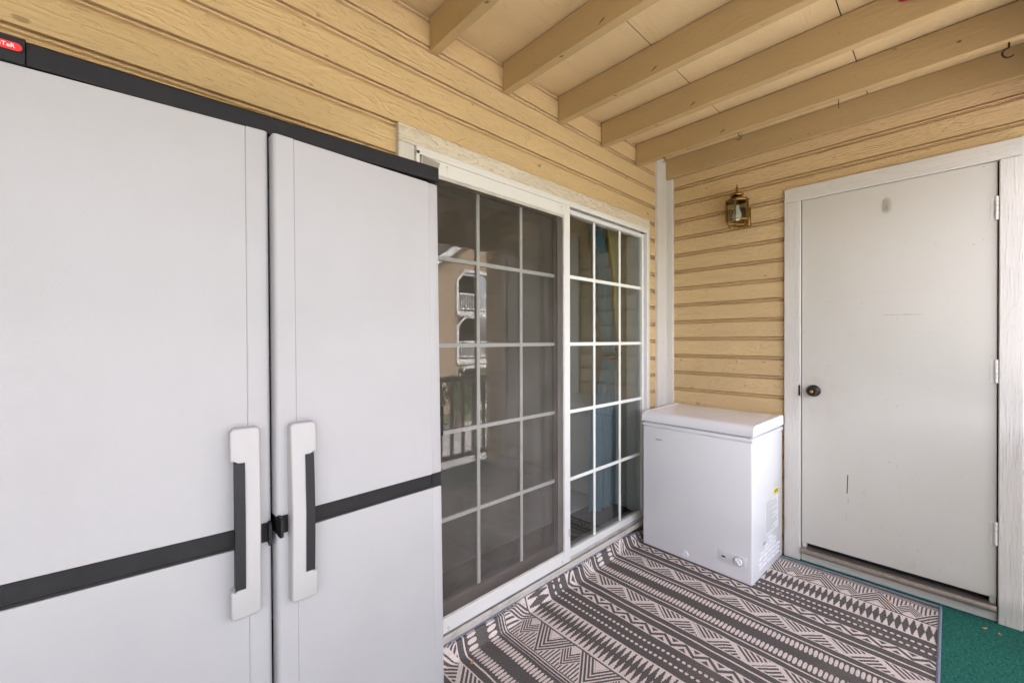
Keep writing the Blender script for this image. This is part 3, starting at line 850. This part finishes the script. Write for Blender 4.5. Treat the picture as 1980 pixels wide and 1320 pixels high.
# front: logo lettering, control plate, knob, drain cap
FM = lambda y, z, x=-.0004: Matrix.Translation((x, y, z)) @ Matrix.Rotation(R(-90), 4, 'Z') @ Matrix.Rotation(R(90), 4, 'X')
obj('logo', text_bm('VISSANI', .0125, FM(.212, .690), .0003, 1.05), M['dark_ink'], fz)
bm = BM(); box(bm, -.0022, .002, -.296, -.146, .079, .144, .0015, 2); cp = obj('control_panel', bm, M['freezer'], fz, smooth=40)
bm = BM(); prism(bm, [(-.176 + a, .1105 + b_) for b_, a in capsule(.0042, .0115)], 'x', -.0034, -.0018); obj('indicator_light', bm, M['led'], cp)
bm = BM()
lathe(bm, [(.0255, -.002), (.0255, -.0026), (.0238, -.0026), (.0238, -.002)], (0, -.252, .1115), 32, 'x')
obj('dial_ring', bm, M['dark_ink'], cp)
bm = BM()
lathe(bm, [(.0001, -.002), (.0222, -.002), (.0218, -.0085), (.019, -.0115), (.0001, -.0118)], (0, -.252, .1115), 32, 'x')
c45, s45 = math.cos(R(-50)), math.sin(R(-50))
pts = [(-.018, -.0036), (.018, -.0036), (.018, .0036), (-.018, .0036)]
prism(bm, [(-.252 - (a * c45 - b_ * s45), .1115 + a * s45 + b_ * c45) for a, b_ in pts], 'x', -.020, -.0119)
obj('thermostat_knob', bm, M['freezer_trim'], cp, smooth=35)
bm = BM()
for k in range(7):
    a = R(210 - k * 40)
    y, z = -.252 - .0305 * math.cos(a), .1115 + .0305 * math.sin(a)
    box(bm, -.0026, -.0021, y - .0011, y + .0011, z - .0011, z + .0011)
obj('dial_marks', bm, M['dark_ink'], cp)
bm = BM(); lathe(bm, [(.0001, .001), (.0215, .001), (.0215, -.003), (.019, -.006), (.013, -.0068), (.012, -.0055), (.0001, -.0055)], (0, .043, .038), 28, 'x')
obj('drain_cap', bm, M['freezer_trim'], fz, smooth=35)
# right side: louvres, raised frame, labels
ys = -HW + .004
bm = BM()
for i in range(5):
    for j in range(6):
        if i + j * .9 > 6.6 or (j - i) > 3: continue
        x0 = .10 + i * .070 + j * .004
        z0 = .052 + j * .026
        lathe_pts = [(ys + .001, z0 - .0045), (ys - .0042, z0 - .003), (ys - .0045, z0 + .003), (ys + .001, z0 + .0055)]
        prism(bm, lathe_pts, 'x', x0, x0 + .052)
obj('louvres', bm, M['freezer'], fz)
bm = BM(); box(bm, .346, .424, ys - .0008, ys + .001, .408, .440); yl = obj('hazard_label', bm, M['yellow_label'], fz)
SM = lambda x, z, y: Matrix.Translation((x, y, z)) @ Matrix.Rotation(R(90), 4, 'X')
obj('hazard_text', text_bm('R600a', .026, SM(.385, .424, ys - .0011), .0002), M['dark_ink'], yl)
bm = BM(); box(bm, .20, .424, ys - .0007, ys + .001, .205, .400); pl = obj('rating_label', bm, M['paper_label'], fz)
bm = BM()
random.seed(5)
for k in range(17):
    z = .390 - k * .0104
    w_ = .20 * (.55 + .45 * random.random()) if k % 5 else .09
    box(bm, .212, .212 + w_, ys - .0011, ys - .00075, z - .0017, z + .0012)
obj('label_print', bm, M['grey_ink'], pl)
bm = BM()
for k in range(5): box(bm, .352 + .016 * k, .352 + .016 * k + .009, ys - .0006, ys + .0005, .452, .456); box(bm, .352 + .016 * k, .352 + .016 * k + .006, ys - .0006, ys + .0005, .470, .474)
obj('printed_marks', bm, M['grey_ink'], fz)
bm = BM(); box(bm, .165, .205, ys - .0008, ys + .001, .166, .182); obj('small_label', bm, M['grey_ink'], fz)

# ------------------------------------------------------------------ plastic cabinet
cb = thing('storage_cabinet', 'tall pale grey resin utility cabinet with black header and waist bands', 'cabinet', (.2565, 1.072 - .0272, .008), (R(-1.2), 0, R(-2.8)))
W, Dp = .45, .375
bm = BM()
box(bm, -W, -W + .02, .03, Dp, .0, 1.786, .003, 1)
box(bm, W - .02, W, .03, Dp, .0, 1.786, .003, 1)
box(bm, -W + .0202, W - .0202, Dp - .02, Dp - .0005, .0, 1.785)
obj('shell', bm, M['resin'], cb)
bm = BM()
box(bm, -W + .0205, W - .0205, .032, Dp - .021, .002, .06)
for z in (.45, .85, 1.25): box(bm, -W + .0205, W - .0205, .07, Dp - .021, z, z + .025)
obj('shelves', bm, M['black_plastic'], cb)
bm = BM()
prism(bm, [(.010, 1.7875), (-.0055, 1.789), (-.0065, 1.826), (-.002, 1.832), (Dp + .004, 1.832), (Dp + .004, 1.788)], 'x', -.3705 + .0005, W + .002)
hd = obj('header', bm, M['black_plastic'], cb, smooth=30)
bm = BM()
prism(bm, [(.010, 1.786), (-.0095, 1.7875), (-.0115, 1.829), (-.006, 1.8335), (Dp + .004, 1.8335), (Dp + .004, 1.786)], 'x', -W - .002, -.371)
obj('header_end', bm, M['black_plastic'], hd, smooth=30)
# red badge with pale lettering, right end of a pill
tiltm = Matrix.Translation((-.3955, -.0112, 1.8125)) @ Matrix.Rotation(R(3), 4, 'X')
bm = BM(); prism(bm, [(b_, a) for a, b_ in capsule(.0088, .0245)], 'y', -.0003, .0035)
bmesh.ops.transform(bm, matrix=tiltm, verts=bm.verts); bd = obj('badge_recess', bm, M['dark_gap'], hd)
bm = BM(); prism(bm, [(b_, a) for a, b_ in capsule(.0066, .0220)], 'y', -.0018, .0012)
bmesh.ops.transform(bm, matrix=tiltm, verts=bm.verts); obj('badge', bm, M['red_badge'], hd)
obj('badge_lettering', text_bm('KeTeR', .0096, tiltm @ Matrix.Translation((.001, -.0021, 0)) @ Matrix.Rotation(R(90), 4, 'X'), .0002, .95), M['white_ink'], hd)

def cab_door(side, hinge, rotz, L, ztop, zb0, zb1, name_label):
    """door in local coordinates: d = distance from the hinge; side=+1 hinge on the left, -1 hinge on the right"""
    X = lambda d0, d1: (d0, d1) if side > 0 else (-d1, -d0)
    bm = BM()
    seam0, seam1 = .033, L - .043
    front = lambda c: c.y < -.005
    for z0, z1 in ((.03, zb0 - .001), (zb1 + .001, ztop)):
        x0, x1 = X(seam0 + .0005, seam1 - .0005); box(bm, x0, x1, -.012, .022, z0, z1, .0012, 1)
        x0, x1 = X(.003, L - .012); box(bm, x0, x1, -.0108, .021, z0 + .002, z1 - .002)
        x0, x1 = X(0.0, seam0 - .0005); box(bm, x0, x1, -.0122, .022, z0, z1, .004, 2)
        x0, x1 = X(seam1 + .0005, L)
        box(bm, x0, x1, -.0122, .022, z0, z1, .009, 3, only=(lambda c, e=(x1 if side > 0 else x0): abs(c.x - e) < .001 and c.y < 0))
    x0, x1 = X(.003, L - .012); box(bm, x0, x1, .000, .0205, zb0 - .004, zb1 + .004)
    d = obj('door', bm, M['resin'], cb, loc=hinge, rot=(0, 0, rotz), smooth=40)
    d['label'] = name_label
    bm = BM()
    for a, b_ in ((0.0, seam0 - .001), (seam0 + .001, seam1 + .012)):
        x0, x1 = X(a, b_); box(bm, x0, x1, -.0095, .015, zb0, zb1, .0008, 1)
        box(bm, x0, x1, -.0112, -.0096, zb0, zb0 + .0055, .0005, 1); box(bm, x0, x1, -.0108, -.0096, zb1 - .003, zb1)
    obj('waist_band', bm, M['black_plastic'], d)
    # latch: recessed black seat with a rounded tab standing forward
    bm = BM()
    x0, x1 = X(L - .026, L - .0015); box(bm, x0, x1, -.0118, .015, zb0 - .001, zb1 + .001)
    e = (L - .005) * side
    yp = lambda k: [(-.008, zb0 - .004), (-.030, zb0 - .004), (-.034, zb0), (-.034, zb1 - .002), (-.030, zb1 + .003), (-.008, zb1 + .003)]
    prism(bm, yp(0), 'x', e - .0028, e + .0028)
    obj('latch', bm, M['black_plastic'], d)
    # handle: C shaped pale plate with a dark grip strip on the panel side
    o0, o1, n0 = L - .079, L - .0235, L - .0515
    zt_, zb_, g1, g0 = (1.125, .722, 1.054, .787)
    poly = [(o0, zb_ + .006), (o0 + .006, zb_), (o1 - .005, zb_ + .003), (o1, zb_ + .008), (o1, zt_ - .006), (o1 - .006, zt_), (o0 + .007, zt_), (o0, zt_ - .007),
            (o0, g1 + .005), (o0 + .005, g1), (n0 - .005, g1), (n0, g1 - .005), (n0, g0 + .005), (n0 - .005, g0), (o0 + .005, g0), (o0, g0 - .005)]
    if side < 0: poly = [(-a, b_) for a, b_ in poly][::-1]
    bm = BM()
    yf = -.034
    fs = prism(bm, poly, 'y', yf, -.0123)
    fe = [ed for f in bm.faces for ed in f.edges if all(abs(v.co.y - yf) < 1e-5 for v in ed.verts)]
    bmesh.ops.bevel(bm, geom=list(set(fe)), offset=.0045, segments=3, affect='EDGES', profile=.5, clamp_overlap=True)
    # bow: the middle of the handle stands further out than its ends
    zm = (zt_ + zb_) / 2
    bmesh.ops.bisect_plane(bm, geom=bm.verts[:] + bm.edges[:] + bm.faces[:], plane_co=(0, 0, zm), plane_no=(0, 0, 1))
    for v in bm.verts:
        if v.co.y < -.02: v.co.y -= .010 * (1 - ((v.co.z - zm) / (zt_ - zm)) ** 2)
    obj('handle', bm, M['resin_handle'], d, smooth=45)
    bm = BM()
    x0, x1 = X(o0 + .008, n0 - .0008)
    x0 += 0
    pts = []
    N = 12
    prof = [(-.0385 - .008 * (1 - (2 * k / N - 1) ** 2 * .6), g0 + .001 + (g1 - g0 - .002) * k / N) for k in range(N + 1)]
    prism(bm, prof + [(-.014, g1 - .001), (-.014, g0 + .001)], 'x', x0, x1)
    obj('handle_grip', bm, M['grip'], d, smooth=30)
    return d
cab_door(1, (-W, .012, 0), R(-2.5), .4466, 1.7865, .864, .905, 'pale grey left door with a dark grip on the left of its handle')
cab_door(-1, (W, .012, 0), R(4.8), .450, 1.780, .880, .918, 'pale grey right door standing slightly proud, dark grip on the right of its handle')

# ------------------------------------------------------------------ room behind the glass
bm = BM(); box(bm, -.8, 2.9, DA + .151, DA + .40, -.1, .078)
props(obj('entry_floor', bm, M['entry_strip']), 'dark strip of floor just inside the sliding door', 'floor', kind='structure')
bm = BM(); box(bm, -.8, 2.9, DA + .4005, 5.6, -.1, .084)
props(obj('room_floor', bm, M['room_carpet']), 'grey carpet in the room behind the sliding door', 'floor', kind='structure')
rw = thing('room_wall', 'cream side wall of the room, seen at the right through the fixed glass', 'wall', (2.78, 1.61, .08))
bm = BM(); box(bm, 2.760, 2.90, DA + .151, 5.6, .0785, 2.60); obj('plaster', bm, M['room_wall'], rw, True)
bm = BM()
prism(bm, [(2.7595, .085), (2.744, .085), (2.744, .155), (2.748, .168), (2.748, .178), (2.753, .190), (2.7595, .192)], 'y', DA + .152, 5.5)
obj('baseboard', bm, M['baseboard'], rw, True)
bm = BM(); box(bm, -.8, 2.759, 5.45, 5.6, .085, 2.60); props(obj('room_wall', bm, M['room_wall']), 'dim cream back wall of the room behind the glass', 'wall')
bm = BM(); box(bm, -.95, -.801, DA + .151, 5.6, -.1, 2.60); props(obj('room_wall', bm, M['room_wall']), 'dim cream far left wall of the room behind the screen', 'wall')
bm = BM(); box(bm, -.95, 2.90, DA + .151, 5.6, 2.6005, 2.74); props(obj('room_ceiling', bm, M['room_wall']), 'cream ceiling of the room behind the glass', 'ceiling')

def curtain_mesh(left, right, z0, z1, y0, amp, waves, nz=40, nu=90):
    bm = BM()
    rows = []
    for j in range(nz + 1):
        z = z0 + (z1 - z0) * j / nz
        l, r = left(z), right(z)
        rows.append([bm.verts.new((l + (r - l) * i / nu, y0 + amp * min(1, (r - l) / .12) * math.sin(i / nu * waves * 2 * math.pi + .5 * math.sin(z * 3)) + .012 * math.sin(i / nu * 17 + z * 2), z)) for i in range(nu + 1)])
    for a, b_ in zip(rows, rows[1:]):
        for i in range(nu): bm.faces.new((a[i], a[i + 1], b_[i + 1], b_[i]))
    sol = bmesh.ops.solidify(bm, geom=bm.faces[:], thickness=.0015)
    return bm
def lerp(pts):
    def f(z):
        for (za, a), (zb, b_) in zip(pts, pts[1:]):
            if z <= zb:
                t = (z - za) / (zb - za); t = t * t * (3 - 2 * t)
                return a + (b_ - a) * t
        return pts[-1][1]
    return f
ct = thing('curtain', 'slate blue and pale yellow curtain tied back behind the fixed glass', 'curtain', (2.58, 1.74, .08))
bm = curtain_mesh(lerp([(.09, 2.46), (.7, 2.49), (1.20, 2.61), (1.7, 2.53), (2.2, 2.44)]), lerp([(.09, 2.735), (.7, 2.735), (1.20, 2.715), (1.7, 2.68), (2.2, 2.60)]), .09, 2.25, 1.745, .022, 7)
obj('blue_drape', bm, M['blue_cloth'], ct, True, smooth=60)
bm = curtain_mesh(lerp([(1.1, 2.712), (1.25, 2.712), (1.7, 2.655), (2.2, 2.56)]), lerp([(1.1, 2.745), (1.25, 2.745), (1.7, 2.74), (2.2, 2.70)]), 1.12, 2.25, 1.690, .014, 5)
obj('yellow_drape', bm, M['yellow_cloth'], ct, True, smooth=60)
bm = BM(); tube(bm, [(2.60, 1.73, 1.195), (2.64, 1.69, 1.19), (2.69, 1.66, 1.20), (2.735, 1.68, 1.225), (2.758, 1.73, 1.25)], .011, 8)
obj('tieback', bm, M['tie'], ct, True, smooth=60)

# ------------------------------------------------------------------ our railing (seen in the glass) and the place outside
rl_ = thing('balcony_railing', 'brown wooden balcony railing behind the viewer, mirrored in the screen door', 'railing', (0, -.46, 0))
bm = BM(); box(bm, -2.5, XB - .03, -.50, -.42, .90, .945, .004, 1); obj('top_rail', bm, M['rail_brown'], rl_, True)
bm = BM(); box(bm, -2.5, XB - .03, -.48, -.44, .10, .145, .004, 1); obj('bottom_rail', bm, M['rail_brown'], rl_, True)
me = None
x = -2.4
while x < XB - .06:
    if me is None:
        bm = BM(); box(bm, -.015, .015, -.015, .015, .146, .899); o = obj('baluster', bm, M['rail_brown'], rl_); me = o.data
    else:
        o = bpy.data.objects.new('baluster', me); COL.objects.link(o); o.parent = rl_
    o.location = (x, 0, 0)
    x += .14

GZ = -2.75
bm = BM(); box(bm, -90, 90, -120, 40, GZ - .3, GZ)
props(obj('ground', bm, M['lawn']), 'mown green lawn below the balcony', 'ground', kind='structure')
bm = BM(); box(bm, -40, 40, -13.5, -1.2, GZ + .001, GZ + .02)  # added concrete that bounces neutral light up to the balcony ceiling
props(obj('bounce_pavement', bm, M['concrete']), 'pale concrete surface added between the two apartment blocks to bounce light', 'bounce_pavement', kind='structure')

ap = thing('apartment_building', 'tan three storey apartment block with white gable trim, mirrored in the screen door', 'building', (16, -16, GZ))
yF, yB = -16.0, -24.0
def wall_with_holes(bm, x0, x1, z0, z1, holes, y0, y1):
    xs = sorted({x0, x1} | {h[0] for h in holes} | {h[1] for h in holes})
    zs = sorted({z0, z1} | {h[2] for h in holes} | {h[3] for h in holes})
    for a, b_ in zip(xs, xs[1:]):
        for c, d in zip(zs, zs[1:]):
            m_, n_ = (a + b_) / 2, (c + d) / 2
            if any(h[0] < m_ < h[1] and h[2] < n_ < h[3] for h in holes): continue
            box(bm, a, b_, y0, y1, c, d)
holes = [(14.1, 16.7, z0, z0 + h) for z0, h in ((-2.45, 2.15), (.25, 2.35), (3.0, 2.2))]
holes += [(19.0, 21.6, z0, z0 + h) for z0, h in ((-2.45, 2.15), (.25, 2.35), (3.0, 2.2))]
bm = BM(); wall_with_holes(bm, 12.4, 24, GZ, 5.4, holes, yF - .25, yF)
prism(bm, [(12.4, 5.4), (24, 5.4), (18.2, 9.2)], 'y', yF - .25, yF)
box(bm, 12.4, 12.6, yB, yF - .2505, GZ, 5.4); box(bm, 23.8, 24, yB, yF - .2505, GZ, 5.4)
for h in holes: prism(bm, [(h[0], h[3]), (h[0] + .5, h[3]), (h[0], h[3] - .5)], 'y', yF - .24, yF - .01) if h[2] > 2 else None
obj('wall', bm, M['bldg_tan'], ap, True)
for h in holes:
    bm = BM()
    box(bm, h[0] - .1, h[1] + .1, yF - 2.0, yF - 1.9, h[2] - .2, h[3] + .2)
    box(bm, h[0] - .1, h[1] + .1, yF - 1.9, yF - .251, h[2] - .16, h[2] - .02)
    obj('balcony_recess', bm, M['bldg_dark'], ap, True)
bm = BM()
prism(bm, [(11.6, 4.75), (11.6, 5.15), (18.2, 9.75), (24.8, 5.15), (24.8, 4.75), (18.2, 9.25)], 'y', yF + .02, yF + .4)
obj('gable_trim', bm, M['rail_white'], ap, True)
bm = BM()
prism(bm, [(11.5, 5.16), (11.5, 5.3), (18.2, 9.95), (24.9, 5.3), (24.9, 5.16), (18.2, 9.78)], 'y', yB, yF + .45)
obj('roof', bm, M['bldg_roof'], ap, True)
for h in holes:
    bm = BM()
    w_ = .16
    box(bm, h[0] - w_, h[0], yF + .001, yF + .06, h[2] - .3, h[3] - .5); box(bm, h[1], h[1] + w_, yF + .001, yF + .06, h[2] - .3, h[3] - .5)
    box(bm, h[0] + .5, h[1] - .5, yF + .001, yF + .06, h[3], h[3] + w_); box(bm, h[0] - w_, h[1] + w_, yF + .001, yF + .10, h[2] - .30, h[2] - .02)
    prism(bm, [(h[0] - w_, h[3] - .5), (h[0], h[3] - .5), (h[0] + .5, h[3]), (h[0] + .5, h[3] + w_)], 'y', yF + .001, yF + .06)
    prism(bm, [(h[1] + w_, h[3] - .5), (h[1], h[3] - .5), (h[1] - .5, h[3]), (h[1] - .5, h[3] + w_)], 'y', yF + .001, yF + .06)
    obj('opening_trim', bm, M['rail_white'], ap, True)
    bm = BM()
    box(bm, h[0], h[1], yF - .12, yF - .05, h[2] + .95, h[2] + 1.02); box(bm, h[0], h[1], yF - .12, yF - .05, h[2] + .10, h[2] + .16)
    k = h[0] + .1
    while k < h[1]:
        box(bm, k - .025, k + .025, yF - .10, yF - .06, h[2] + .161, h[2] + .949); k += .17
    obj('balcony_rail', bm, M['rail_white'], ap, True)

def tree(x, y, h, r, lab, seed, n=1500):
    random.seed(seed)
    t = thing('tree', lab, 'tree', (x, y, GZ))
    bm = BM()
    tube(bm, [(0, 0, 0), (.05, .03, h * .3), (-.04, .05, h * .55), (.03, 0, h * .8)], [.16, .13, .09, .04], 8)
    for k in range(6):
        a = k * 1.05; z = h * (.35 + .07 * k)
        tube(bm, [(0, 0, z), (math.cos(a) * r * .4, math.sin(a) * r * .4, z + h * .1), (math.cos(a) * r * .75, math.sin(a) * r * .75, z + h * .16)], [.06, .04, .015], 6)
    obj('trunk', bm, M['bark'], t)
    bm = BM()
    cl = [(random.gauss(0, .42) * r, random.gauss(0, .42) * r, h * (.68 + random.gauss(0, .13)), r * (.2 + .22 * random.random())) for _ in range(26)]
    for _ in range(n):
        cx, cy, cz, cr = random.choice(cl)
        d = Vector((random.gauss(0, 1), random.gauss(0, 1), random.gauss(0, .8))).normalized() * cr * random.random() ** .4
        p = Vector((cx, cy, cz)) + d
        u = Vector((random.gauss(0, 1), random.gauss(0, 1), random.gauss(0, 1))).normalized()
        w_ = u.orthogonal().normalized()
        s = .10 + .10 * random.random()
        bm.faces.new([bm.verts.new(p + u * s), bm.verts.new(p + w_ * s * .55), bm.verts.new(p - u * s), bm.verts.new(p - w_ * s * .55)])
    obj('crown', bm, M['foliage'], t)
tree(7.5, -12.5, 6.0, 2.2, 'leafy tree on the lawn in front of the tan apartment block', 3)
tree(1.0, -14.5, 7.0, 2.6, 'taller leafy tree on the lawn to the left of the apartment block', 4)
tree(11.2, -12.2, 2.3, 1.0, 'low green shrub at the foot of the apartment block', 5, 900)

# ------------------------------------------------------------------ light
w = bpy.data.worlds.new('World'); sc.world = w; w.use_nodes = True
nt = w.node_tree; nt.nodes.clear()
sky = nt.nodes.new('ShaderNodeTexSky'); sky.sky_type = 'NISHITA'; sky.sun_disc = False
SUN_EL, SUN_ROT = R(52), R(25)
sky.sun_elevation = SUN_EL; sky.sun_rotation = SUN_ROT; sky.dust_density = 3.0; sky.air_density = 1.0; sky.ozone_density = 1.0
hs = nt.nodes.new('ShaderNodeHueSaturation'); hs.inputs['Saturation'].default_value = .38
nt.links.new(sky.outputs[0], hs.inputs['Color'])
bg = nt.nodes.new('ShaderNodeBackground'); bg.inputs[1].default_value = .15
tint = mixc(nt, 1.0, (1, 1, 1), (1, .93, .96))
tn = tint.node; tn.blend_type = 'MULTIPLY'; nt.links.new(hs.outputs[0], tn.inputs[6])
nt.links.new(tint, bg.inputs[0])
wo = nt.nodes.new('ShaderNodeOutputWorld'); nt.links.new(bg.outputs[0], wo.inputs[0])
sun = bpy.data.lights.new('sun', 'SUN'); sun.energy = 2.2; sun.angle = R(.5); sun.color = (1, .925, .90)
so = bpy.data.objects.new('sun', sun); COL.objects.link(so)
sd_ = Vector((math.sin(SUN_ROT) * math.cos(SUN_EL), math.cos(SUN_ROT) * math.cos(SUN_EL), math.sin(SUN_EL)))
so.rotation_euler = (-sd_).to_track_quat('-Z', 'Y').to_euler()

# ------------------------------------------------------------------ camera
yaw, pit, rol = .817313, .004727, -.0023155
fw = Vector((math.cos(pit) * math.cos(yaw), math.cos(pit) * math.sin(yaw), -math.sin(pit)))
up = Vector((math.sin(pit) * math.cos(yaw), math.sin(pit) * math.sin(yaw), math.cos(pit)))
rt_ = Vector((math.sin(yaw), -math.cos(yaw), 0))
cx_ = rt_ * math.cos(rol) + up * math.sin(rol)
cy_ = -rt_ * math.sin(rol) + up * math.cos(rol)
cam = bpy.data.cameras.new('camera'); co = bpy.data.objects.new('camera', cam); COL.objects.link(co)
mw = Matrix((cx_, cy_, -fw)).transposed().to_4x4(); mw.translation = (0, 0, 1.32)
co.matrix_world = mw
cam.sensor_width = 36; cam.lens = 804.26 / 1980 * 36
cam.shift_x = (990 - 979.906) / 1980; cam.shift_y = (661.303 - 660) / 1980
cam.clip_start = .02; cam.clip_end = 400
sc.camera = co

sc.view_settings.view_transform = 'Standard'; sc.view_settings.look = 'None'
sc.view_settings.exposure = 3.35; sc.view_settings.gamma = 1
sc.cycles.use_denoising = True
sc.cycles.max_bounces = 14; sc.cycles.diffuse_bounces = 8; sc.cycles.glossy_bounces = 6; sc.cycles.transparent_max_bounces = 24
sc.cycles.sample_clamp_indirect = 6
sc.cycles.caustics_reflective = False; sc.cycles.caustics_refractive = False
